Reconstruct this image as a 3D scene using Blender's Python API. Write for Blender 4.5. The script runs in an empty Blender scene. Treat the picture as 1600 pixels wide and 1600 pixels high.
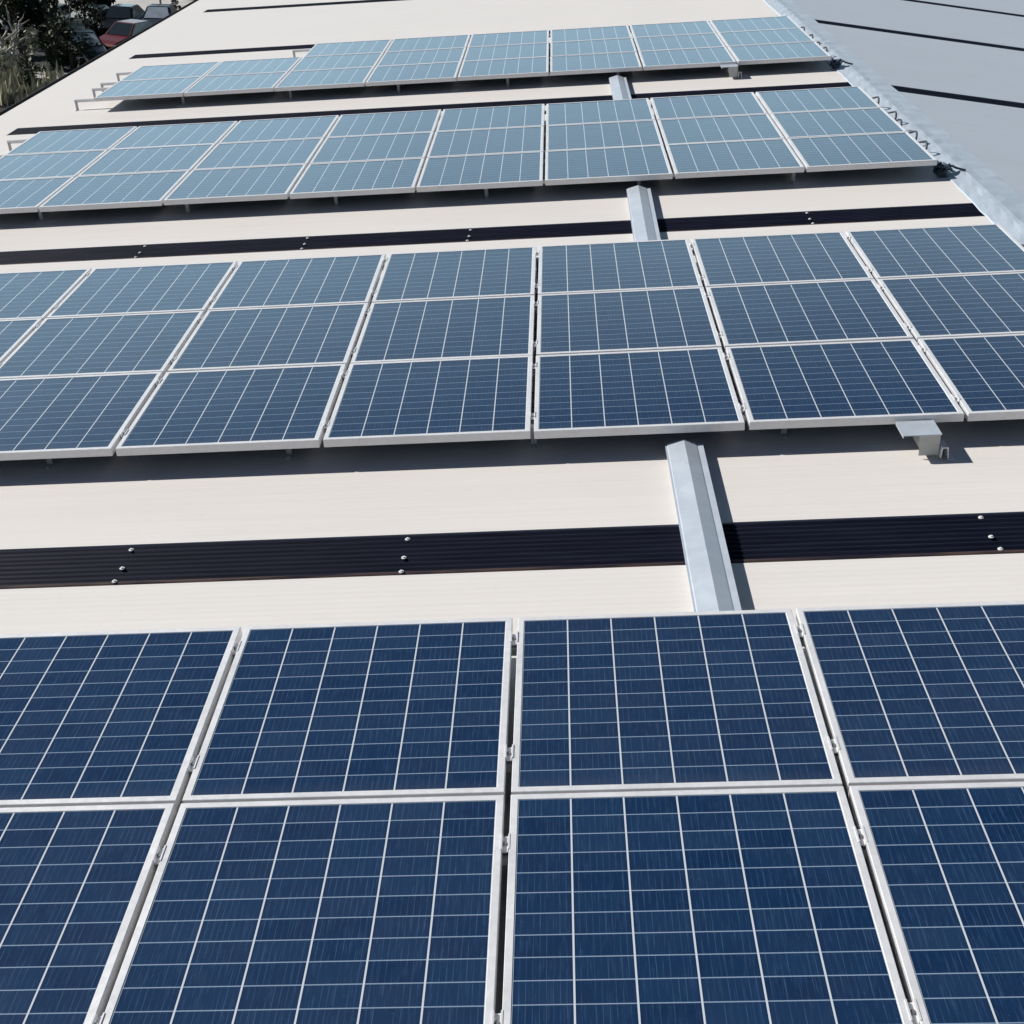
import bpy, bmesh, math, random
from mathutils import Matrix, Vector
random.seed(7)
rad = math.radians
SC = bpy.context.scene
COL = SC.collection

# ------------------------------------------------------------------ camera
cd = bpy.data.cameras.new("camera")
cam = bpy.data.objects.new("camera", cd)
COL.objects.link(cam)
cd.sensor_width = 36.0
cd.lens = 36.0 * 1941 / 1600
cd.clip_start = 0.05
cd.clip_end = 2000
cam.matrix_world = Matrix(((0.99913704, -0.04072145, 0.0081816, 0.0102),
                           (0.02746267, 0.49989806, -0.86564874, -3.0),
                           (0.03116051, 0.86512641, 0.50058498, 2.5863),
                           (0, 0, 0, 1)))
SC.camera = cam

# ------------------------------------------------------------------ light
PITCH = rad(5.2)                       # slope of the roof, rising to the right
M = Matrix.Rotation(-PITCH, 4, 'Y')    # roof frame (x up the slope, y along the ridge) -> world
SUN = (M.to_3x3() @ Vector((-1.10, 0.38, 1.0))).normalized()
wd = bpy.data.worlds.new("World")
SC.world = wd
wd.use_nodes = True
nt = wd.node_tree
SKY_S = 0.05
ADDED_HAZE = (0.64 / SKY_S, 0.92 / SKY_S, 1.04 / SKY_S)
sky = nt.nodes.new('ShaderNodeTexSky')
sky.sky_type = 'NISHITA'
sky.sun_disc = False
sky.sun_elevation = math.asin(SUN.z)
sky.sun_rotation = math.atan2(SUN.x, SUN.y)
sky.air_density = 0.75
sky.dust_density = 0.15
sky.ozone_density = 1.0
# bright haze band ahead, out of view, added to brighten what the panels reflect
_tc = nt.nodes.new('ShaderNodeTexCoord')
_sx = nt.nodes.new('ShaderNodeSeparateXYZ')
nt.links.new(_tc.outputs['Generated'], _sx.inputs[0])
def _range(sock, lo, hi, a, b):
    x = nt.nodes.new('ShaderNodeMapRange')
    x.interpolation_type = 'SMOOTHSTEP'
    nt.links.new(sock, x.inputs[0])
    for i, q in enumerate((lo, hi, a, b)):
        x.inputs[i + 1].default_value = q
    return x.outputs[0]
def _mul(a, b):
    x = nt.nodes.new('ShaderNodeMath')
    x.operation = 'MULTIPLY'
    nt.links.new(a, x.inputs[0])
    if isinstance(b, float):
        x.inputs[1].default_value = b
    else:
        nt.links.new(b, x.inputs[1])
    return x.outputs[0]
_el = _range(_sx.outputs[2], 0.27, 0.47, 1.0, 0.0)
_az = _range(_sx.outputs[1], -0.1, 0.7, 0.02, 1.0)
_nz = nt.nodes.new('ShaderNodeTexNoise')
_nz.inputs['Scale'].default_value = 3.0
_nz.inputs['Detail'].default_value = 5.0
nt.links.new(_tc.outputs['Generated'], _nz.inputs['Vector'])
_w = _mul(_mul(_el, _az), _range(_nz.outputs[0], 0.25, 0.75, 0.75, 1.1))
_add = nt.nodes.new('ShaderNodeMix')
_add.data_type = 'RGBA'
_add.blend_type = 'ADD'
_add.clamp_result = False
nt.links.new(_w, _add.inputs[0])
nt.links.new(sky.outputs[0], _add.inputs[6])
_add.inputs[7].default_value = (ADDED_HAZE[0], ADDED_HAZE[1], ADDED_HAZE[2], 1)
nt.links.new(_add.outputs[2], nt.nodes['Background'].inputs[0])
nt.nodes['Background'].inputs[1].default_value = SKY_S
sl = bpy.data.lights.new("sun", 'SUN')
sl.energy = 5.0
sl.angle = rad(0.5)
sl.color = (1.0, 0.965, 0.92)
so = bpy.data.objects.new("sun", sl)
COL.objects.link(so)
so.location = (-30, 20, 40)
so.rotation_euler = SUN.to_track_quat('Z', 'Y').to_euler()
SC.view_settings.view_transform = 'Standard'
SC.view_settings.look = 'None'
SC.view_settings.exposure = -0.10
SC.view_settings.gamma = 1.0
SC.cycles.max_bounces = 6
SC.cycles.diffuse_bounces = 2

# ------------------------------------------------------------------ material helpers
class NB:
    def __init__(self, name):
        self.m = bpy.data.materials.new(name)
        self.m.use_nodes = True
        self.t = self.m.node_tree
        self.b = self.t.nodes['Principled BSDF']
    def n(self, kind, **kw):
        x = self.t.nodes.new(kind)
        for k, v in kw.items():
            setattr(x, k, v)
        return x
    def put(self, sock, v):
        if isinstance(v, bpy.types.NodeSocket):
            self.t.links.new(v, sock)
        elif isinstance(v, (tuple, list)) and len(v) == 3 and sock.type == 'RGBA':
            sock.default_value = (*v, 1)
        else:
            sock.default_value = v
    def math(self, op, a, b=0.0, c=None, clamp=False):
        x = self.n('ShaderNodeMath', operation=op, use_clamp=clamp)
        self.put(x.inputs[0], a)
        self.put(x.inputs[1], b)
        if c is not None:
            self.put(x.inputs[2], c)
        return x.outputs[0]
    def mix(self, f, a, b):
        x = self.n('ShaderNodeMix', data_type='RGBA')
        self.put(x.inputs[0], f)
        self.put(x.inputs[6], a)
        self.put(x.inputs[7], b)
        return x.outputs[2]
    def noise(self, vec, scale, detail=3.0, rough=0.55):
        x = self.n('ShaderNodeTexNoise')
        self.put(x.inputs['Vector'], vec)
        x.inputs['Scale'].default_value = scale
        x.inputs['Detail'].default_value = detail
        x.inputs['Roughness'].default_value = rough
        return x.outputs[0]
    def ramp(self, v, lo, hi, a=0.0, b=1.0):
        x = self.n('ShaderNodeMapRange')
        self.put(x.inputs[0], v)
        for i, q in enumerate((lo, hi, a, b)):
            x.inputs[i + 1].default_value = q
        return x.outputs[0]
    def obj(self):
        return self.n('ShaderNodeTexCoord').outputs['Object']
    def scale(self, vec, s):
        x = self.n('ShaderNodeVectorMath', operation='MULTIPLY')
        self.put(x.inputs[0], vec)
        x.inputs[1].default_value = s
        return x.outputs[0]
    def sep(self, vec):
        x = self.n('ShaderNodeSeparateXYZ')
        self.put(x.inputs[0], vec)
        return x.outputs
    def bump(self, h, dist, strength=1.0):
        x = self.n('ShaderNodeBump')
        self.put(x.inputs['Height'], h)
        x.inputs['Distance'].default_value = dist
        x.inputs['Strength'].default_value = strength
        self.put(self.b.inputs['Normal'], x.outputs[0])
    def set(self, **kw):
        names = dict(col='Base Color', rough='Roughness', metal='Metallic', spec='Specular IOR Level', ior='IOR',
                     coat='Coat Weight', coatr='Coat Roughness', sheen='Sheen Weight', trans='Transmission Weight')
        for k, v in kw.items():
            self.put(self.b.inputs[names[k]], v)
        return self.m

def plain(name, col, rough=0.6, metal=0.0, var=0.12, scale=6.0, spec=0.5):
    q = NB(name)
    f = q.noise(q.obj(), scale, 4)
    lo = tuple(c * (1 - var) for c in col)
    hi = tuple(min(1, c * (1 + var)) for c in col)
    q.set(col=q.mix(q.ramp(f, 0.3, 0.7), lo, hi), rough=rough, metal=metal, spec=spec)
    return q.m

# ------------------------------------------------------------------ mesh helpers
def box(bm, x0, x1, y0, y1, z0, z1):
    v = [bm.verts.new((x, y, z)) for z in (z0, z1) for y in (y0, y1) for x in (x0, x1)]
    for f in ((0, 2, 3, 1), (4, 5, 7, 6), (0, 1, 5, 4), (2, 6, 7, 3), (0, 4, 6, 2), (1, 3, 7, 5)):
        bm.faces.new([v[i] for i in f])
    return v

def extrude_profile(bm, pts, y0, y1, closed=True):
    a = [bm.verts.new((x, y0, z)) for x, z in pts]
    b = [bm.verts.new((x, y1, z)) for x, z in pts]
    n = len(pts)
    for i in range(n if closed else n - 1):
        j = (i + 1) % n
        bm.faces.new((a[i], a[j], b[j], b[i]))
    if closed:
        bm.faces.new(a[::-1])
        bm.faces.new(b)

def tube(bm, pts, radii, sides=6):
    pts = [Vector(p) for p in pts]
    rings = []
    up = Vector((0, 0, 1))
    for i, p in enumerate(pts):
        d = (pts[min(i + 1, len(pts) - 1)] - pts[max(i - 1, 0)])
        d = d.normalized() if d.length > 1e-9 else up
        s = d.cross(up if abs(d.z) < 0.9 else Vector((1, 0, 0))).normalized()
        t = s.cross(d).normalized()
        r = radii[i] if isinstance(radii, (list, tuple)) else radii
        rings.append([bm.verts.new(p + (s * math.cos(2 * math.pi * k / sides) + t * math.sin(2 * math.pi * k / sides)) * r)
                      for k in range(sides)])
    for a, b in zip(rings, rings[1:]):
        for k in range(sides):
            bm.faces.new((a[k], a[(k + 1) % sides], b[(k + 1) % sides], b[k]))
    bm.faces.new(rings[0][::-1])
    bm.faces.new(rings[-1])

def disc_cyl(bm, c, axis, r, h, sides=16, r2=None):
    c = Vector(c)
    axis = Vector(axis).normalized()
    s = axis.cross(Vector((0, 0, 1)) if abs(axis.z) < 0.9 else Vector((1, 0, 0))).normalized()
    t = axis.cross(s)
    r2 = r if r2 is None else r2
    a = [bm.verts.new(c + (s * math.cos(2 * math.pi * k / sides) + t * math.sin(2 * math.pi * k / sides)) * r) for k in range(sides)]
    b = [bm.verts.new(c + axis * h + (s * math.cos(2 * math.pi * k / sides) + t * math.sin(2 * math.pi * k / sides)) * r2) for k in range(sides)]
    for k in range(sides):
        bm.faces.new((a[k], a[(k + 1) % sides], b[(k + 1) % sides], b[k]))
    bm.faces.new(a[::-1])
    bm.faces.new(b)

def build(name, bm, mat, parent=None, mw=None, smooth=False, local=None):
    bmesh.ops.recalc_face_normals(bm, faces=bm.faces)
    me = bpy.data.meshes.new(name)
    bm.to_mesh(me)
    bm.free()
    if smooth:
        for p in me.polygons:
            p.use_smooth = True
    for m in (mat if isinstance(mat, (list, tuple)) else [mat]):
        me.materials.append(m)
    o = bpy.data.objects.new(name, me)
    COL.objects.link(o)
    if parent is not None:
        o.parent = parent
    if mw is not None:
        o.matrix_world = mw
    if local is not None:
        o.matrix_local = local
    return o

def empty(name, mw):
    o = bpy.data.objects.new(name, None)
    o.empty_display_size = 0.2
    COL.objects.link(o)
    o.matrix_world = mw
    return o

def tag(o, label, cat, group=None):
    o['label'] = label
    o['category'] = cat
    if group:
        o['group'] = group
    return o

def struct(o):
    o['kind'] = 'structure'
    return o

def copy_tree(o, parent=None):
    c = o.copy()
    COL.objects.link(c)
    if parent is not None:
        c.parent = parent
    for ch in list(o.children):
        copy_tree(ch, c)
    return c

def T(x, y, z):
    return Matrix.Translation((x, y, z))

ORD = ['first', 'second', 'third', 'fourth', 'fifth', 'sixth', 'seventh', 'eighth']

# ------------------------------------------------------------------ materials
def roof_mat(name, col, wear):
    q = NB(name)
    o = q.obj()
    xyz = q.sep(o)
    streak = q.noise(q.scale(o, (0.35, 9.0, 1.0)), 3.0, 5)
    blot = q.noise(o, 0.9, 5, 0.6)
    f = q.math('ADD', q.math('MULTIPLY', q.ramp(streak, 0.3, 0.75), 0.6), q.math('MULTIPLY', q.ramp(blot, 0.3, 0.75), 0.4))
    c = q.mix(f, tuple(v * (1 - wear) for v in col), col)
    spot = q.ramp(q.noise(o, 23.0, 2), 0.70, 0.78)
    c = q.mix(q.math('MULTIPLY', spot, 0.10), c, (0.42, 0.38, 0.33))
    w = q.math('SINE', q.math('MULTIPLY', xyz[1], 2 * math.pi / 0.0355))
    h = q.math('ADD', q.math('MULTIPLY', w, 0.5), q.math('MULTIPLY', q.noise(o, 3.0, 3), 1.5))
    q.bump(h, 0.00045)
    q.set(col=c, rough=0.6, spec=0.15)
    return q.m

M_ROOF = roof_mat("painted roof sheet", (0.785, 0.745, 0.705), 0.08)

def strip_mat():
    q = NB("dark corrugated rooflight")
    o = q.obj()
    xyz = q.sep(o)
    n = q.noise(q.scale(o, (1.2, 30.0, 1)), 2.0, 4)
    c = q.mix(q.ramp(n, 0.3, 0.7), (0.006, 0.008, 0.018), (0.016, 0.018, 0.034))
    edge = q.ramp(xyz[1], -0.118, -0.140)
    grime = q.math('MULTIPLY', edge, q.ramp(q.noise(q.scale(o, (1.0, 14.0, 1)), 3.5, 4), 0.35, 0.65))
    c = q.mix(q.math('MULTIPLY', grime, 0.75), c, (0.16, 0.105, 0.085))
    q.set(col=c, rough=0.5, spec=0.10)
    return q.m
M_STRIP = strip_mat()

def galv(name, col, metal=0.55, rough=0.45, spangle=26.0, bump=0.0):
    q = NB(name)
    o = q.obj()
    v = q.n('ShaderNodeTexVoronoi')
    q.put(v.inputs['Vector'], o)
    v.inputs['Scale'].default_value = spangle
    f = q.math('ADD', q.math('MULTIPLY', q.sep(v.outputs['Color'])[0], 0.4), q.math('MULTIPLY', q.ramp(q.noise(o, 5.0, 5), 0.3, 0.7), 0.6))
    c = q.mix(f, tuple(x * 0.84 for x in col), col)
    if bump:
        q.bump(q.noise(q.scale(o, (1.0, 1.0, 1.0)), 7.0, 4), bump)
    q.set(col=c, rough=q.ramp(f, 0, 1, rough - 0.06, rough + 0.08), metal=metal)
    return q.m
M_GALV = galv("galvanised steel", (0.53, 0.585, 0.65), 0.15, 0.5)
M_CAP = galv("galvanised ridge flashing", (0.56, 0.635, 0.71), 0.15, 0.6, 90.0, 0.006)
M_ALU = galv("anodised aluminium frame", (0.86, 0.855, 0.86), 0.2, 0.42, 60.0)
M_RAIL = plain("mill aluminium rail", (0.80, 0.80, 0.80), 0.45, 0.2, 0.08)
M_FOOT = plain("dull steel foot", (0.48, 0.48, 0.49), 0.5, 0.1, 0.1, 20)
M_BOLT = plain("steel bolt", (0.35, 0.35, 0.34), 0.4, 0.7, 0.1, 40)
M_WASHER = plain("white washer screw", (0.80, 0.79, 0.76), 0.45, 0.0, 0.06, 40)
M_CABLE = plain("weathered black cable", (0.06, 0.07, 0.08), 0.55, 0.0, 0.3, 30)
M_CONN = plain("blue grey cable bundle", (0.035, 0.06, 0.085), 0.5, 0.0, 0.4, 30)
M_GUTTER = plain("dark gutter metal", (0.018, 0.018, 0.022), 0.6, 0.0, 0.3, 3)
M_WALL = plain("warehouse wall", (0.42, 0.41, 0.39), 0.8, 0.0, 0.1, 1.5)

PW, PL, PITCHY = 0.980, 0.9115, 0.9228       # panel width, length, course spacing
LIP = 0.022
def cell_mat():
    q = NB("polycrystalline cells under glass")
    o = q.obj()
    xyz = q.sep(o)
    wi, li = PW - 2 * LIP, PL - 2 * LIP
    cx, cy = wi / 6, li / 12
    u = q.math('DIVIDE', q.math('ADD', xyz[0], wi / 2), cx)
    v = q.math('DIVIDE', q.math('ADD', xyz[1], li / 2), cy)
    def line(t, half):
        fr = q.math('FRACT', q.math('ADD', t, 0.5))
        d = q.math('ABSOLUTE', q.math('SUBTRACT', fr, 0.5))
        return q.math('LESS_THAN', d, half), d
    lv, dv = line(u, 0.0026 / cx)
    lh, dh = line(v, 0.0017 / cy)
    # cell by cell tint of the crystalline silicon
    comb = q.n('ShaderNodeCombineXYZ')
    oi = q.n('ShaderNodeObjectInfo').outputs['Random']
    q.put(comb.inputs[0], q.math('FLOOR', u))
    q.put(comb.inputs[1], q.math('FLOOR', v))
    q.put(comb.inputs[2], q.math('MULTIPLY', oi, 100.0))
    wn = q.n('ShaderNodeTexWhiteNoise', noise_dimensions='3D')
    q.put(wn.inputs['Vector'], comb.outputs[0])
    tint = wn.outputs['Value']
    off = q.n('ShaderNodeVectorMath', operation='ADD')
    q.put(off.inputs[0], o)
    q.put(off.inputs[1], q.scale(comb.outputs[0], (0.37, 0.71, 0.13)))
    ov = off.outputs[0]
    fine = q.noise(q.scale(ov, (170.0, 14.0, 1.0)), 1.0, 3, 0.6)     # upright crystal streaks and fingers
    grain = q.noise(ov, 26.0, 4, 0.65)
    c = q.mix(tint, (0.0046, 0.0215, 0.066), (0.0105, 0.0345, 0.088))
    c = q.mix(q.math('MULTIPLY', q.ramp(grain, 0.35, 0.7), 0.45), c, (0.005, 0.036, 0.105))
    c = q.mix(q.math('MULTIPLY', q.ramp(fine, 0.52, 0.80), 0.36), c, (0.060, 0.110, 0.205))
    # busbars in the cells
    bb, _ = line(q.math('MULTIPLY', u, 9.0), 0.0009 * 9 / cx)
    brk = q.ramp(q.noise(q.scale(ov, (60.0, 9.0, 1.0)), 1.0, 2), 0.38, 0.62)
    c = q.mix(q.math('MULTIPLY', q.math('MULTIPLY', bb, brk), 0.32), c, (0.10, 0.19, 0.30))
    # thin dark margin each side of the bright ribbons
    mg = q.ramp(dv, 0.0026 / cx, 0.0095 / cx, 1.0, 0.0)
    c = q.mix(q.math('MULTIPLY', mg, 0.55), c, (0.004, 0.012, 0.040))
    fleck = q.ramp(q.noise(ov, 210.0, 1), 0.74, 0.80)
    c = q.mix(q.math('MULTIPLY', fleck, 0.35), c, (0.16, 0.24, 0.36))
    c = q.mix(q.math('MULTIPLY', lh, 0.66), c, (0.35, 0.46, 0.59))
    c = q.mix(lv, c, (0.60, 0.65, 0.71))
    # thin dust film, heavier on some panels
    dust = q.math('MULTIPLY', q.ramp(q.noise(q.scale(ov, (1.0, 1.0, 1)), 3.0, 5), 0.35, 0.8), 0.018)
    dust = q.math('ADD', dust, q.math('MULTIPLY', oi, 0.012))
    edge = q.ramp(xyz[1], -li / 2 + 0.05, -li / 2)
    dust = q.math('ADD', dust, q.math('MULTIPLY', edge, 0.03))
    c = q.mix(dust, c, (0.45, 0.43, 0.40))
    q.set(col=c, rough=0.16, ior=1.5, spec=0.6)
    return q.m
M_CELL = cell_mat()

# ------------------------------------------------------------------ ground far below
GZ = -9.7
def ground_mat():
    q = NB("dry ground")
    o = q.obj()
    a = q.ramp(q.noise(o, 0.12, 6, 0.65), 0.35, 0.65)
    b = q.ramp(q.noise(o, 1.3, 5, 0.7), 0.3, 0.7)
    c = q.mix(a, (0.012, 0.013, 0.010), (0.045, 0.040, 0.032))
    c = q.mix(q.math('MULTIPLY', b, 0.6), c, (0.016, 0.015, 0.014))
    q.set(col=c, rough=0.95)
    return q.m
bm = bmesh.new()
box(bm, -700, 700, -500, 900, GZ - 0.5, GZ)
struct(build('ground', bm, ground_mat()))
M_ASPH = plain("asphalt", (0.030, 0.030, 0.033), 0.9, 0, 0.4, 1.2)
bm = bmesh.new()
box(bm, -75, -14.5, 58.4, 76.0, GZ - 0.2, GZ + 0.004)
struct(build('car_park', bm, M_ASPH))
M_PAVE = plain("pale concrete paving", (0.55, 0.53, 0.50), 0.85, 0, 0.15, 0.8)
bm = bmesh.new()
box(bm, -75, -14.5, 76.0, 84.0, GZ - 0.2, GZ + 0.12)
struct(build('pavement', bm, M_PAVE))
bm = bmesh.new()
box(bm, -24.6, -22.4, 56.9, 58.3, GZ - 0.2, GZ + 0.05)
struct(build('path', bm, M_PAVE))

# ------------------------------------------------------------------ warehouse
Y0, Y1 = -14.0, 42.0
RZ = -0.15                    # roof sheet below the panel tops
XE, XR = -6.0, 3.31           # eave, ridge
wh = empty('warehouse', T(0, 14, GZ))
tag(wh, 'long pale warehouse with low pitched white roof carrying all the solar arrays', 'building')
LOC = T(0, -14, -GZ)          # world -> warehouse local
ROOF_L = LOC @ M
BR = rad(10.5)
ROOF_R = LOC @ M @ T(XR, 0, RZ) @ Matrix.Rotation(BR, 4, 'Y') @ T(-XR, 0, -RZ)
STRIPS = [-7.14, -2.78, 1.58, 5.95, 10.30, 14.60, 18.70, 23.05, 27.4, 31.75, 36.1]   # upper edge of each rooflight
SWID = 0.325
def roof_slope(xs, hole_col, name, local, mat):
    ys = [Y0]
    for t in STRIPS:
        ys += [t - SWID, t]
    ys.append(Y1)
    bm = bmesh.new()
    vs = {}
    def V(i, j):
        if (i, j) not in vs:
            vs[i, j] = bm.verts.new((xs[i], ys[j], RZ))
        return vs[i, j]
    for j in range(len(ys) - 1):
        for i in range(len(xs) - 1):
            if i == hole_col and j % 2 == 1:
                continue
            bm.faces.new((V(i, j), V(i + 1, j), V(i + 1, j + 1), V(i, j + 1)))
    r = bmesh.ops.extrude_face_region(bm, geom=list(bm.faces))
    for e in r['geom']:
        if isinstance(e, bmesh.types.BMVert):
            e.co.z -= 0.03
    return build(name, bm, mat, wh, local=local)
roof_slope([XE, -5.54, 3.20, XR], 1, 'roof_slope', ROOF_L, M_ROOF)
M_ROOF_R = roof_mat("roof sheet toned for shade and sky", (0.50, 0.55, 0.61), 0.11)  # roof paint again, with weaker sun and blue sky put into its colour
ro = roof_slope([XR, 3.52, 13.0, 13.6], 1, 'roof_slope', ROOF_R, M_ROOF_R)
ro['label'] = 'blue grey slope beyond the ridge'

def corrugated(x0, x1, name, local, yc):
    bm = bmesh.new()
    n = 9 * 8
    prof = []
    for i in range(n + 1):
        y = -SWID / 2 - 0.012 + (SWID + 0.024) * i / n
        prof.append((y, 0.006 * math.sin(2 * math.pi * y / 0.0355)))
    xs = [x0 + (x1 - x0) * k / 6 for k in range(7)]
    rows = [[bm.verts.new((x, y, z)) for y, z in prof] for x in xs]
    low = [[bm.verts.new((x, y, -0.02)) for y, z in (prof[0], prof[-1])] for x in (xs[0], xs[-1])]
    for a, b in zip(rows, rows[1:]):
        for i in range(n):
            bm.faces.new((a[i], a[i + 1], b[i + 1], b[i]))
    return build(name, bm, M_STRIP, wh, local=local @ T(0, yc, RZ - 0.0085), smooth=True)
def screw_mesh():
    bm = bmesh.new()
    disc_cyl(bm, (0, 0, 0), (0, 0, 1), 0.0108, 0.003, 14)
    disc_cyl(bm, (0, 0, 0.003), (0, 0, 1), 0.0065, 0.005, 6, 0.0055)
    return bm
screw0 = None
for k, t in enumerate(STRIPS):
    if t < 0:
        corrugated(-5.56, 3.22, 'skylight_strip', ROOF_L, t - SWID / 2)
        continue
    st = corrugated(-5.56, 3.22, 'skylight_strip', ROOF_L, t - SWID / 2)
    if t < 24:
        corrugated(3.50, 13.02, 'skylight_strip', ROOF_R, t - SWID / 2)
    rows = {2: (-1.695, -0.485, 1.925), 3: (-2.90, -1.67, -0.47, 1.97)}.get(k, ())
    for X in rows:
        for yy in (1.54 - 1.4175, 1.392 - 1.4175, 1.288 - 1.4175):
            if screw0 is None:
                screw0 = build('screw', screw_mesh(), M_WASHER, st)
                s = screw0
            else:
                s = screw0.copy()
                COL.objects.link(s)
                s.parent = st
            s.matrix_local = T(X + random.uniform(-.008, .008), yy + random.uniform(-.006, .006), 0.006)
# ridge flashing, folded over both slopes
bm = bmesh.new()
dz = 0.012
tr = math.tan(BR)
prof = [(3.155, RZ + 0.003), (3.16, RZ + dz), (3.20, RZ + dz + 0.002), (3.25, RZ + dz + 0.004), (3.29, RZ + dz + 0.006), (3.33, RZ + dz + 0.005),
        (3.42, RZ + dz - tr * 0.11 + 0.003), (3.58, RZ + dz - tr * 0.27), (3.585, RZ + 0.003 - tr * 0.275)]
top = [(x, z) for x, z in prof]
bot = [(x, z - 0.004) for x, z in reversed(prof)]
ys = [Y0 + (Y1 - Y0) * i / 400 for i in range(401)]
rings = []
for y in ys:
    ring = []
    for (x, z) in top:
        w = 0.0035 * math.sin(y * 9.1 + x * 21) * math.sin(y * 4.3 + 1) + 0.002 * math.sin(y * 23.7 + x * 40)
        ring.append(bm.verts.new((x + 0.006 * math.sin(y * 3.1) * (x < 3.2), y, z + max(w, -0.003))))
    rings.append(ring)
for a, b in zip(rings, rings[1:]):
    for i in range(len(top) - 1):
        bm.faces.new((a[i], a[i + 1], b[i + 1], b[i]))
build('ridge_cap', bm, M_CAP, wh, local=ROOF_L)
# eave gutter (open trough) and fascia
bm = bmesh.new()
pr = [(-5.96, -0.20), (-5.96, -0.34), (-6.17, -0.34), (-6.17, -0.185), (-6.162, -0.185), (-6.162, -0.332), (-5.968, -0.332), (-5.968, -0.20)]
extrude_profile(bm, pr, Y0, Y1)
build('gutter', bm, M_GUTTER, wh, local=ROOF_L)
# walls
bm = bmesh.new()
zl = (M @ Vector((-5.9, 0, -0.24))).z - GZ
cR = M @ T(XR, 0, RZ) @ Matrix.Rotation(BR, 4, 'Y')
zr = (cR @ Vector((10.0, 0, -0.1))).z - GZ
xl, xr_ = (M @ Vector((-5.9, 0, -0.2))).x, (cR @ Vector((10.0, 0, 0))).x
zm = (M @ Vector((XR, 0, RZ - 0.12))).z - GZ
xm = (M @ Vector((XR, 0, 0))).x
pr = [(xl, 0), (xr_, 0), (xr_, zr), (xm, zm), (xl, zl)]
a_ = [bm.verts.new((x, Y0 + 0.3 - 14, z)) for x, z in pr]
b_ = [bm.verts.new((x, Y1 - 0.3 - 14, z)) for x, z in pr]
for i in (1, 4):
    j = (i + 1) % 5
    bm.faces.new((a_[i], a_[j], b_[j], b_[i]))
bm.faces.new(a_[::-1])
bm.faces.new(b_)
build('wall', bm, M_WALL, wh)

# ------------------------------------------------------------------ solar panels
def panel_proto():
    root = empty('solar_panel', Matrix.Identity(4))
    bm = bmesh.new()
    def ring(hw, hl, z):
        return [bm.verts.new((sx * hw, sy * hl, z)) for sx, sy in ((-1, -1), (1, -1), (1, 1), (-1, 1))]
    hw, hl = PW / 2, PL / 2
    rs = [ring(hw - 0.02, hl - 0.02, -0.040), ring(hw, hl, -0.040), ring(hw, hl, -0.0015), ring(hw - 0.0015, hl - 0.0015, 0),
          ring(hw - LIP + 0.001, hl - LIP + 0.001, 0), ring(hw - LIP, hl - LIP, -0.001), ring(hw - LIP, hl - LIP, -0.006)]
    for a, b in zip(rs, rs[1:]):
        for i in range(4):
            bm.faces.new((a[i], a[(i + 1) % 4], b[(i + 1) % 4], b[i]))
    build('frame', bm, M_ALU, root, local=T(0, 0, 0.04))
    bm = bmesh.new()
    g = 0.0005
    box(bm, -hw + LIP - g, hw - LIP + g, -hl + LIP - g, hl - LIP + g, -0.009, -0.0025)
    build('glass', bm, M_CELL, root, local=T(0, 0, 0.04))
    return root
proto = panel_proto()
first = [True]
ROWS = [dict(top=0.716, x0=-2.0, cols=4, courses=2, name='nearest array', look='dark navy', from_left=True),
        dict(top=4.991, x0=-3.959, cols=7, courses=3, name='second array', look='blue'),
        dict(top=9.351, x0=-4.926, cols=8, courses=3, name='third array', look='pale blue'),
        dict(top=13.679, x0=-4.889, cols=8, courses=3, name='farthest array', look='grey blue', skip={(0, 0), (0, 1)})]
CN = ['upper', 'middle', 'lower']
for r in ROWS:
    for k in range(r['courses']):
        for c in range(r['cols']):
            if (k, c) in r.get('skip', ()):
                continue
            o = proto if first[0] else copy_tree(proto)
            first[0] = False
            jx, jz = random.uniform(-0.0015, 0.0015), random.uniform(-0.001, 0.001)
            tilt = Matrix.Rotation(random.uniform(-0.0016, 0.0016), 4, 'X') @ Matrix.Rotation(random.uniform(-0.0016, 0.0016), 4, 'Y')
            o.matrix_world = M @ T(r['x0'] + c + 0.5 + jx, r['top'] - PITCHY * (k + 0.5), -0.04 + jz) @ tilt
            course = ('lower' if r['courses'] == 2 and k == 1 else CN[k])
            if r.get('from_left'):
                pos = ORD[c] + ' from the left'
            else:
                n = r['cols'] - 1 - c
                pos = ('at' if n == 0 else ORD[n] + ' from') + ' the ridge end'
            tag(o, '%s solar panel, %s course of the %s, %s' % (r['look'], course, r['name'], pos), 'solar panel',
                'solar panels of the ' + r['name'])

# ------------------------------------------------------------------ mounting rails with feet and clamps
def foot_bm():
    bm = bmesh.new()
    box(bm, -0.014, 0.014, -0.03, 0.02, 0.0, 0.004)
    box(bm, -0.014, 0.014, 0.016, 0.021, 0.004, 0.085)
    disc_cyl(bm, (0, 0.021, 0.06), (0, 1, 0), 0.008, 0.008, 6)
    disc_cyl(bm, (0, -0.02, 0.004), (0, 0, 1), 0.008, 0.007, 6)
    return bm
def clamp_bm():
    bm = bmesh.new()
    # a hat shaped mid clamp: two wings on the frames, a sunk channel between them
    pr = [(-0.0135, 0.0006), (-0.0135, 0.0030), (-0.0088, 0.0030), (-0.0066, -0.0100), (0.0066, -0.0100), (0.0088, 0.0030), (0.0135, 0.0030), (0.0135, 0.0006),
          (0.0098, 0.0006), (0.0078, -0.0135), (-0.0078, -0.0135), (-0.0098, 0.0006)]
    extrude_profile(bm, pr, -0.03, 0.03)
    return bm
foot_me = clamp_me = bolt_me = None
foot_p = clamp_p = bolt_p = None
FRONT = {}
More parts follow.
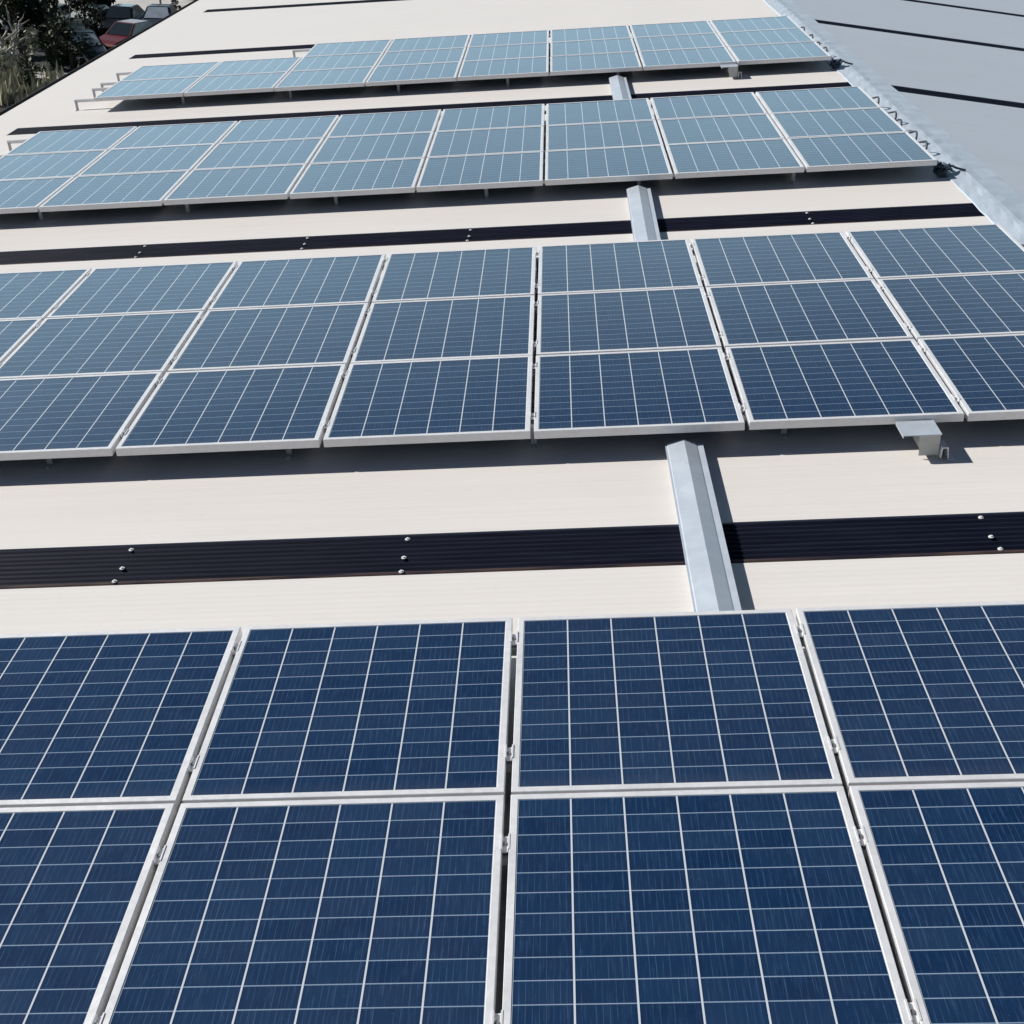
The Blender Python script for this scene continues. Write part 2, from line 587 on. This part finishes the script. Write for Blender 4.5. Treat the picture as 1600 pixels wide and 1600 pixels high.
for ri, r in enumerate(ROWS):
    for k in range(r['courses']):
        for q, off in enumerate((0.129, 0.740) if ri else ((0.129, 0.738), (0.205, 0.790))[k]):
            y = r['top'] - PITCHY * k - off
            xl = r['x0'] - 0.28 if ri > 1 else r['x0'] - 0.10
            xr = r['x0'] + r['cols'] + 0.03
            if k == 0 and r.get('skip'):
                xl = r['x0'] + 2 - 0.28
            root = empty('mounting_rail', M @ T((xl + xr) / 2, y, -0.0795))
            course = ('lower' if r['courses'] == 2 and k == 1 else CN[k])
            tag(root, 'long aluminium mounting rail, %s of two under the %s course of the %s' % (('farther', 'nearer')[q], course, r['name']),
                'mounting rail', 'rails carrying the solar panels')
            h = (xr - xl) / 2
            bm = bmesh.new()
            pr = [(-0.016, 0.010), (0.016, 0.010), (0.016, 0.038), (0.007, 0.038), (0.007, 0.028), (-0.007, 0.028), (-0.007, 0.038), (-0.016, 0.038)]
            av = [bm.verts.new((-h, p, z)) for p, z in pr]
            bv = [bm.verts.new((h, p, z)) for p, z in pr]
            for i in range(8):
                j = (i + 1) % 8
                bm.faces.new((av[i], av[j], bv[j], bv[i]))
            bm.faces.new(av)
            bm.faces.new(bv[::-1])
            build('rail', bm, M_RAIL, root)
            xs = []
            x = xl + (0.02 if ri > 1 else 0.5)
            while x < xr:
                xs.append(x)
                x += 1.2
            for x in xs:
                if foot_p is None:
                    f = foot_p = build('foot', foot_bm(), M_FOOT, root)
                else:
                    f = foot_p.copy()
                    COL.objects.link(f)
                    f.parent = root
                f.matrix_local = T(x - (xl + xr) / 2, -0.039, RZ + 0.0795)
            if ri < 2:
                for c in range(1, r['cols']):
                    if clamp_p is None:
                        f = clamp_p = build('mid_clamp', clamp_bm(), M_ALU, root)
                        bm = bmesh.new()
                        disc_cyl(bm, (0, 0, -0.010), (0, 0, 1), 0.0062, 0.0065, 12)
                        b = bolt_p = build('bolt', bm, M_BOLT, f)
                    else:
                        f = clamp_p.copy()
                        COL.objects.link(f)
                        f.parent = root
                        b = bolt_p.copy()
                        COL.objects.link(b)
                        b.parent = f
                    f.matrix_local = T(r['x0'] + c - (xl + xr) / 2, random.uniform(-.008, .008), 0.0795)

# ------------------------------------------------------------------ galvanised cable covers running down between the arrays
def cover(xc, hw, y0, y1, label, skew=0.0):
    L = y1 - y0
    bm = bmesh.new()
    t = 0.0025
    ap = 0.083
    up = [(-hw, 0.054), (-hw, 0.060), (-hw + 0.008, 0.060), (-hw + 0.012, 0.064), (0, ap), (hw - 0.032, 0.060), (hw - 0.026, 0.056), (hw, 0.058), (hw, 0.052)]
    lo = [(x * 0.985, z - t) for x, z in reversed(up)]
    pr = up + lo
    a = [bm.verts.new((x, 0, z)) for x, z in pr]
    b = [bm.verts.new((x + skew, L, z)) for x, z in pr]
    n = len(pr)
    for i in range(n):
        j = (i + 1) % n
        bm.faces.new((a[i], a[j], b[j], b[i]))
    m = len(up)
    for ringv in (a, b):
        for i in range(m - 1):
            bm.faces.new((ringv[i], ringv[i + 1], ringv[n - 2 - i], ringv[n - 1 - i]))
    root = empty('cable_cover', M @ T(xc, y0, RZ))
    tag(root, label, 'cable cover', 'galvanised cable covers between the arrays')
    build('lid', bm, M_GALV, root)
    bm = bmesh.new()
    w = hw - 0.022
    for s in (-1, 1):
        p = [(s * w, 0.0005), (s * w, 0.050), (s * (w - 0.003), 0.050), (s * (w - 0.003), 0.0005)]
        av = [bm.verts.new((x, 0.004, z)) for x, z in p]
        bv = [bm.verts.new((x + skew, L - 0.004, z)) for x, z in p]
        for i in range(4):
            j = (i + 1) % 4
            bm.faces.new((av[i], av[j], bv[j], bv[i]))
        bm.faces.new(av[::-1])
        bm.faces.new(bv)
    build('tray', bm, M_GALV, root)
cover(0.748, 0.088, 0.735, 2.215, 'galvanised ridged cable cover between the nearest and second arrays, largest of three')
cover(0.778, 0.092, 5.01, 6.575, 'galvanised ridged cable cover between the second and third arrays', 0.02)
cover(0.835, 0.092, 9.37, 10.905, 'galvanised ridged cable cover between the third and farthest arrays, smallest of three')

# ------------------------------------------------------------------ small brackets standing at the front edge of two arrays
def bracket(xc, yf, label):
    root = empty('support_bracket', M @ T(xc, yf, RZ))
    tag(root, label, 'bracket', 'steel brackets at the front edge of the arrays')
    bm = bmesh.new()
    box(bm, -0.088, 0.085, -0.150, -0.002, 0.1225, 0.1265)
    box(bm, -0.088, -0.084, -0.150, -0.010, 0.1125, 0.1225)
    build('plate', bm, M_GALV, root)
    bm = bmesh.new()
    # folded U shaped post, open at the back
    box(bm, -0.008, 0.078, -0.142, -0.138, 0.018, 0.1224)
    box(bm, -0.012, -0.008, -0.142, -0.030, 0.060, 0.1224)
    box(bm, 0.078, 0.082, -0.142, -0.030, 0.0006, 0.1224)
    build('post', bm, M_POST, root)
    bm = bmesh.new()
    path = [(0.084, 0.012), (0.088, 0.066), (0.116, 0.066), (0.122, 0.004), (0.150, 0.004)]
    inn = [(0.150, 0.0005), (0.1185, 0.0005), (0.1125, 0.062), (0.0915, 0.062), (0.0875, 0.012)]
    extrude_profile(bm, path + inn, -0.165, -0.085)
    build('clip', bm, M_ALU, root)
M_POST = galv("weathered zinc post", (0.50, 0.52, 0.49), 0.25, 0.55, 40.0)
bracket(1.808, 2.2226, 'small steel bracket with a flat plate at the front edge of the second array')
bracket(2.02, 10.911, 'tiny steel bracket at the front edge of the farthest array near the ridge')

# ------------------------------------------------------------------ cables at the ridge end of the arrays
def smooth_path(pts, n=6):
    P = [Vector(p) for p in pts]
    out = []
    for i in range(len(P) - 1):
        p0, p1, p2, p3 = P[max(i - 1, 0)], P[i], P[i + 1], P[min(i + 2, len(P) - 1)]
        for k in range(n):
            t = k / n
            out.append(0.5 * ((2 * p1) + (p2 - p0) * t + (2 * p0 - 5 * p1 + 4 * p2 - p3) * t * t + (3 * p1 - p0 - 3 * p2 + p3) * t ** 3))
    out.append(P[-1])
    return out
def cables(name, ys, xe, x1, label, bundle_y=None, sc=1.0):
    root = empty(name, M @ T(xe, ys[0], -0.06))
    tag(root, label, 'cable', 'cables looping at the ridge end of the arrays')
    bm = bmesh.new()
    pts = []
    for i, y in enumerate(ys):
        d = x1 * random.uniform(0.55, 1.0)
        y -= ys[0]
        pts += [(-0.03, y + 0.16 * sc, -0.01), (d * 0.5, y + 0.10 * sc, 0.0), (d, y + 0.02 * sc, 0.022), (d * 0.75, y - 0.06 * sc, -0.03), (0.005, y - 0.12 * sc, -0.02)]
        if i < len(ys) - 1:
            pts.append((0.0, (y + ys[i + 1] - ys[0]) / 2, -0.035))
    tube(bm, smooth_path(pts), 0.0088, 6)
    build('cable_run', bm, M_CABLE, root, smooth=True)
    if bundle_y is not None:
        yb = bundle_y - ys[0]
        bm = bmesh.new()
        for k in range(5):
            c = Vector((0.055 + random.uniform(-.02, .02), yb + random.uniform(-.03, .05), -0.035 + random.uniform(-.02, .02)))
            a0 = random.uniform(0, 6)
            rr = random.uniform(0.035, 0.06)
            pp = [c + Vector((rr * math.cos(a0 + t * 0.62), rr * 1.3 * math.sin(a0 + t * 0.62), 0.02 * math.sin(t * 0.9 + k))) for t in range(11)]
            tube(bm, pp, 0.011, 5)
        tube(bm, smooth_path([(0.06, yb, -0.03), (0.12, yb + 0.02, -0.02), (0.17, yb + 0.05, -0.045), (0.24, yb + 0.03, -0.062)]), 0.009, 5)
        build('cable_coil', bm, M_CONN, root, smooth=True)
        bm = bmesh.new()
        v = box(bm, 0.015, 0.075, yb - 0.05, yb + 0.02, -0.088, -0.045)
        bmesh.ops.bevel(bm, geom=bm.edges[:], offset=0.008, segments=2, affect='EDGES')
        build('junction_box', bm, M_CONN, root)
cables('cable', [8.98, 8.36, 8.06, 7.62, 7.28], 3.085, 0.095, 'dark cable looping out over the flashing beside the third array', 6.68)
cables('cable', [13.0, 12.45, 11.95, 11.6], 3.125, 0.085, 'thin dark cable loops beside the ridge end of the farthest array', 11.02)
cables('cable', [4.60, 4.32, 3.9], 3.055, 0.12, 'dark cable loop beside the ridge end of the second array')

# ------------------------------------------------------------------ cars
M_TYRE = plain("tyre rubber", (0.02, 0.02, 0.02), 0.8, 0, 0.2)
M_RIM = plain("alloy rim", (0.5, 0.5, 0.52), 0.35, 0.8, 0.05)
M_GLASS = plain("car window glass", (0.02, 0.027, 0.03), 0.06, 0, 0.05, 3, 0.8)
M_LAMP = plain("headlamp lens", (0.75, 0.77, 0.8), 0.15, 0, 0.05)
def paint(name, col, metal=0.3):
    q = NB(name)
    q.set(col=q.mix(q.ramp(q.noise(q.obj(), 2.0, 3), 0.3, 0.7), col, tuple(c * 0.9 for c in col)), rough=0.3, metal=metal, coat=0.3, coatr=0.2)
    return q.m
def loft(bm, secs):
    rings = [[bm.verts.new(p) for p in s] for s in secs]
    n = len(rings[0])
    for a, b in zip(rings, rings[1:]):
        for i in range(n):
            bm.faces.new((a[i], a[(i + 1) % n], b[(i + 1) % n], b[i]))
    bm.faces.new(rings[0][::-1])
    bm.faces.new(rings[-1])
def car(x, y, heading, pm, label, tall=1.0, ws_glare=None):
    # local +y is the nose
    root = empty('parked_car', T(x, y, GZ + 0.004) @ Matrix.Rotation(heading, 4, 'Z'))
    tag(root, label, 'car', 'cars parked below the warehouse')
    bm = bmesh.new()
    def sec(yy, hw, zb, zt):
        return [(-hw * .92, yy, zb), (hw * .92, yy, zb), (hw, yy, zb + .18), (hw, yy, zt - .16), (hw * .88, yy, zt), (-hw * .88, yy, zt), (-hw, yy, zt - .16), (-hw, yy, zb + .18)]
    loft(bm, [sec(-2.15, .74, .34, .82), sec(-2.05, .84, .26, .93), sec(-1.2, .88, .22, .97), sec(0, .89, .22, .95), sec(1.0, .88, .22, .92), sec(1.75, .84, .24, .80), sec(2.1, .74, .30, .68), sec(2.17, .66, .36, .58)])
    bmesh.ops.bevel(bm, geom=bm.edges[:], offset=0.02, segments=1, affect='EDGES')
    body = build('body', bm, pm, root, smooth=False)
    h = 1.46 * tall
    bm = bmesh.new()
    # cabin shell with roof and pillars
    lo = [(-.78, -1.75, .93), (.78, -1.75, .93), (.80, .95, .91), (-.80, .95, .91)]
    hi = [(-.58, -1.15, h - .05), (.58, -1.15, h - .05), (.60, .20, h), (-.60, .20, h)]
    a = [bm.verts.new(p) for p in lo]
    b = [bm.verts.new(p) for p in hi]
    for i in range(4):
        bm.faces.new((a[i], a[(i + 1) % 4], b[(i + 1) % 4], b[i]))
    bm.faces.new(b)
    bm.faces.new(a[::-1])
    bmesh.ops.bevel(bm, geom=bm.edges[:], offset=0.05, segments=2, affect='EDGES')
    build('roof', bm, pm, root)
    def pane(name, i):
        j = (i + 1) % 4
        q = [Vector(lo[i]), Vector(lo[j]), Vector(hi[j]), Vector(hi[i])]
        nrm = (q[1] - q[0]).cross(q[3] - q[0]).normalized()
        c = sum(q, Vector()) / 4
        q = [c + (p - c) * 0.86 + nrm * 0.008 for p in q]
        bm = bmesh.new()
        f = bm.faces.new([bm.verts.new(p) for p in q])
        r = bmesh.ops.extrude_face_region(bm, geom=[f])
        for e in r['geom']:
            if isinstance(e, bmesh.types.BMVert):
                e.co += nrm * 0.006
        build(name, bm, ws_glare if (ws_glare and name == 'windscreen') else M_GLASS, root)
    pane('rear_window', 0)
    pane('side_window', 1)
    pane('windscreen', 2)
    pane('side_window', 3)
    for sx in (-1, 1):
        bm = bmesh.new()
        box(bm, sx * .60 - .16, sx * .60 + .16, 1.98, 2.135, .54, .66)
        build('headlight', bm, M_LAMP, root)
        for yy in (-1.35, 1.35):
            bm = bmesh.new()
            disc_cyl(bm, (sx * .905, yy, .31), (-sx, 0, 0), .31, .2, 20)
            w = build('wheel', bm, M_TYRE, root)
            bm = bmesh.new()
            disc_cyl(bm, (sx * .905, yy, .31), (sx, 0, 0), .2, .012, 14, .17)
            build('rim', bm, M_RIM, w)
M_DK1 = paint("dark green paint", (0.012, 0.028, 0.027))
M_DK2 = paint("black paint", (0.010, 0.011, 0.014))
M_DK3 = paint("dark blue paint", (0.016, 0.028, 0.045))
M_RED = paint("faded red paint", (0.16, 0.022, 0.02), 0.1)
M_SIL = paint("silver paint", (0.50, 0.53, 0.51), 0.5)
M_WHT = paint("white paint", (0.80, 0.80, 0.79), 0.0)
PI = math.pi
M_WS_GLARE_A = plain("windscreen painted with pale sky glare", (0.58, 0.62, 0.58), 0.3, 0.0, 0.15, 4)  # sky reflection painted into the windscreen colour, in place of dark glass
M_WS_GLARE_B = plain("windscreen painted with blue grey sky glare", (0.36, 0.42, 0.48), 0.3, 0.0, 0.15, 4)  # bluer sky reflection, likewise painted into the windscreen colour
car(-25.0, 69.3, PI - 0.15, M_DK1, 'dark green car with pale sky glare painted on its windscreen, left of the black car', ws_glare=M_WS_GLARE_A)
car(-23.2, 69.7, PI, M_DK2, 'black car parked in front of the white wall, between two dark cars')
car(-21.3, 70.2, PI + 0.1, M_DK3, 'dark blue car with grey sky glare painted on its windscreen, parked nearest the eave', ws_glare=M_WS_GLARE_B)
car(-21.4, 64.6, PI - 0.35, M_RED, 'red car in front of the black car and half hidden by the eave')
car(-22.6, 61.2, PI + 0.5, M_DK2, 'black car with pale sky glare painted on its windscreen, parked closest to the warehouse wall', ws_glare=M_WS_GLARE_A)
car(-29.3, 70.4, PI, M_WHT, 'white car half hidden behind the pale bare shrub', 1.05)
car(-27.0, 69.0, PI, M_SIL, 'silver car behind the dark bushy tree, beside the white car')

# ------------------------------------------------------------------ wall, pole beyond the car park
bm = bmesh.new()
box(bm, -25.6, -12, 83.0, 83.3, GZ - 0.3, GZ + 3.6)
box(bm, -25.75, -11.9, 82.94, 83.36, GZ + 3.6, GZ + 3.75)
tag(build('rendered_wall', bm, plain("white render", (0.78, 0.76, 0.72), 0.85, 0, 0.06, 1.0)), 'white rendered wall behind the parked cars', 'wall')
bm = bmesh.new()
tube(bm, [(0, 0, 0), (0, 0, 2.4), (0, 0, 4.4)], [0.07, 0.06, 0.05], 8)
disc_cyl(bm, (0, 0, 0), (0, 0, 1), 0.14, 0.05, 10)
tag(build('post', bm, plain("grey post", (0.25, 0.27, 0.27), 0.6), mw=T(-23.2, 77.2, GZ + 0.12)), 'thin grey post standing before the white wall', 'post')

# ------------------------------------------------------------------ vegetation
def leaf_mat(name, a, b):
    q = NB(name)
    g = q.n('ShaderNodeNewGeometry')
    c = q.mix(g.outputs['Random Per Island'], a, b)
    q.set(col=c, rough=0.6, spec=0.3)
    return q.m
M_BARK = plain("bark", (0.10, 0.085, 0.07), 0.9, 0, 0.3, 8)
M_PALEBARK = plain("pale bare wood", (0.40, 0.38, 0.35), 0.85, 0, 0.25, 8)
M_LEAF_D = leaf_mat("dark leaves", (0.012, 0.018, 0.010), (0.035, 0.048, 0.022))
M_LEAF_M = leaf_mat("mid green leaves", (0.025, 0.040, 0.018), (0.085, 0.105, 0.050))
M_LEAF_P = leaf_mat("pale grey green leaves", (0.10, 0.12, 0.07), (0.62, 0.62, 0.50))
M_GRASS = leaf_mat("dry tall grass", (0.14, 0.14, 0.08), (0.72, 0.68, 0.50))
def leaves(bm, clumps, n, s, rnd):
    for _ in range(n):
        c, R = rnd.choice(clumps)
        d = Vector((rnd.gauss(0, 1), rnd.gauss(0, 1), rnd.gauss(0, 1))).normalized() * (rnd.random() ** 0.45)
        p = Vector(c) + Vector((d.x * R[0], d.y * R[1], d.z * R[2]))
        a = Vector((rnd.gauss(0, 1), rnd.gauss(0, 1), rnd.gauss(0, 0.8))).normalized()
        b = a.cross(Vector((rnd.gauss(0, 1), rnd.gauss(0, 1), rnd.gauss(0, 1)))).normalized()
        l = s * rnd.uniform(0.6, 1.5)
        w = l * rnd.uniform(0.35, 0.6)
        bm.faces.new([bm.verts.new(p + a * l + b * 0), bm.verts.new(p + b * w), bm.verts.new(p - a * l), bm.verts.new(p - b * w)])
def tree(x, y, h, w, mat, label, seed, n=1500, s=0.14, low=0.15, name='leafy_tree', group='trees and shrubs by the car park'):
    rnd = random.Random(seed)
    root = empty(name, T(x, y, GZ))
    tag(root, label, 'shrub' if name.endswith('shrub') else 'tree', group)
    bm = bmesh.new()
    th = h * 0.75
    tr = max(0.03, h * 0.022)
    lean = rnd.uniform(-.08, .08) * h
    tube(bm, [(0, 0, -0.1), (lean * .3, 0, th * .4), (lean, rnd.uniform(-.1, .1), th)], [tr * 1.4, tr, tr * .35], 7)
    clumps = []
    for k in range(11):
        a = rnd.uniform(0, 2 * math.pi)
        zz = h * rnd.uniform(low + 0.08, 0.9)
        rr = w * 0.5 * rnd.uniform(0.25, 0.8) * (1.15 - abs(zz / h - 0.45))
        e = Vector((lean * zz / h + rr * math.cos(a), rr * math.sin(a), zz))
        st = Vector((lean * .5, 0, max(0.1, zz * 0.55)))
        tube(bm, [st, (st + e) / 2 + Vector((0, 0, .04 * h)), e], [tr * .5, tr * .35, tr * .15], 5)
        q = w * rnd.uniform(0.16, 0.27)
        clumps.append((e, (q, q, q * rnd.uniform(0.7, 1.0))))
    build('trunk', bm, M_BARK, root, smooth=True)
    bm = bmesh.new()
    leaves(bm, clumps, n, s, rnd)
    build('crown', bm, mat, root)
tree(-24.9, 62.6, 4.6, 2.4, M_LEAF_D, 'dark bushy tree standing just left of the car park row', 3, 3600, 0.12)
tree(-27.6, 65.2, 4.2, 3.2, M_LEAF_D, 'dark wide tree rising behind the pale bare shrub', 4, 3200, 0.12)
tree(-32.0, 74.0, 6.5, 5.2, M_LEAF_D, 'tall dark tree behind the white car at the far left', 5, 2600, 0.2)
tree(-28.9, 74.2, 6.0, 4.4, M_LEAF_D, 'tall dark tree behind the silver car', 6, 3600, 0.19, -0.02)
tree(-26.0, 74.6, 5.6, 3.6, M_LEAF_D, 'tall dark tree left of the white wall', 8, 3600, 0.17, -0.05)
tree(-25.0, 59.7, 2.0, 1.7, M_LEAF_P, 'pale grey green shrub under the dark bushy tree, in sun', 11, 420, 0.11, 0.05, 'leafy_shrub')
tree(-23.6, 59.6, 2.3, 1.6, M_LEAF_M, 'mid green shrub beside the eave, in front of the black car', 12, 700, 0.10, 0.05, 'leafy_shrub')
tree(-24.9, 56.9, 1.5, 1.3, M_LEAF_P, 'low pale shrub between the dry grass and the path', 13, 300, 0.10, 0.03, 'leafy_shrub')
tree(-27.4, 62.2, 2.2, 2.0, M_LEAF_D, 'dark shrub at the foot of the pale bare shrub', 14, 1400, 0.11, 0.03, 'leafy_shrub')
tree(-23.9, 61.0, 3.0, 1.7, M_LEAF_D, 'slim dark shrub half covering the black car nearest the warehouse', 17, 1300, 0.11, 0.02, 'leafy_shrub')
tree(-26.1, 62.0, 3.4, 2.6, M_LEAF_M, 'mid green bushy shrub between the bare shrub and the dark bushy tree', 18, 1100, 0.12, 0.02, 'leafy_shrub')
tree(-26.0, 57.6, 1.4, 1.5, M_LEAF_P, 'pale brushy shrub in sun at the foot of the bare shrub', 19, 420, 0.11, 0.02, 'leafy_shrub')
tree(-22.7, 59.4, 3.7, 2.7, M_LEAF_D, 'sparse dark shrub by the eave, screening the black car closest to the warehouse', 23, 620, 0.10, 0.1, 'leafy_shrub')
tree(-24.2, 66.2, 2.3, 2.0, M_LEAF_D, 'small dark shrub between the dark green car and the black car nearest the warehouse', 24, 700, 0.10, 0.0, 'leafy_shrub')
tree(-22.9, 54.9, 1.3, 1.3, M_LEAF_M, 'low green shrub between the path and the eave', 16, 420, 0.09, 0.03, 'leafy_shrub')
tree(-22.1, 76.2, 1.15, 0.62, M_LEAF_D, 'small dark cone shaped shrub in front of the white wall', 15, 500, 0.06, 0.0, 'cone_shrub')
# bare shrub
rnd = random.Random(21)
bm = bmesh.new()
def branch(p, d, L, r, depth):
    q = p + d * L * 0.5 + Vector((rnd.gauss(0, .06), rnd.gauss(0, .06), 0)) * L
    e = p + d * L
    tube(bm, [p, q, e], [r, r * .85, r * .6], 5)
    if depth == 0:
        return
    for _ in range(3 if depth > 1 else 2):
        nd = (d + Vector((rnd.gauss(0, .5), rnd.gauss(0, .5), rnd.gauss(0.1, .25)))).normalized()
        branch(p + d * L * rnd.uniform(.55, 1.0), nd, L * rnd.uniform(.55, .8), r * .62, depth - 1)
for k in range(4):
    a = k * 1.6 + 0.4
    branch(Vector((0, 0, 0)), Vector((math.cos(a) * .45, math.sin(a) * .45, 1)).normalized(), 1.5, 0.10, 2)
tag(build('bare_shrub', bm, M_PALEBARK, mw=T(-25.75, 58.9, GZ), smooth=True), 'pale leafless shrub with forking grey branches at the far left', 'shrub')
# tall dry grass along the foot of the building
rnd = random.Random(31)
bm = bmesh.new()
TUFTS = [(rnd.uniform(-25.6, -22.0), rnd.uniform(50.6, 56.4)) for _ in range(26)]
for _ in range(520):
    cx = rnd.uniform(-26.5, -21.2)
    cy = rnd.uniform(50.5, 58.8)
    if rnd.random() < 0.85:
        tx, ty = TUFTS[rnd.randrange(len(TUFTS))]
        cx, cy = tx + rnd.gauss(0, .22), ty + rnd.gauss(0, .25)
    H = rnd.uniform(0.25, 0.95)
    w = rnd.uniform(0.03, 0.075)
    dx, dy = rnd.gauss(0, .16) * H, rnd.gauss(0, .16) * H
    a = rnd.uniform(0, 3.14)
    ux, uy = math.cos(a) * w, math.sin(a) * w
    b0 = bm.verts.new((cx - ux, cy - uy, GZ)); b1 = bm.verts.new((cx + ux, cy + uy, GZ))
    m0 = bm.verts.new((cx - ux + dx * .4, cy - uy + dy * .4, GZ + H * .6)); m1 = bm.verts.new((cx + ux + dx * .4, cy + uy + dy * .4, GZ + H * .6))
    t0 = bm.verts.new((cx + dx, cy + dy, GZ + H))
    bm.faces.new((b0, b1, m1, m0))
    bm.faces.new((m0, m1, t0))
g = build('tall_grass', bm, M_GRASS)
g['kind'] = 'stuff'
g['label'] = 'pale dry tall grass growing at the foot of the warehouse'
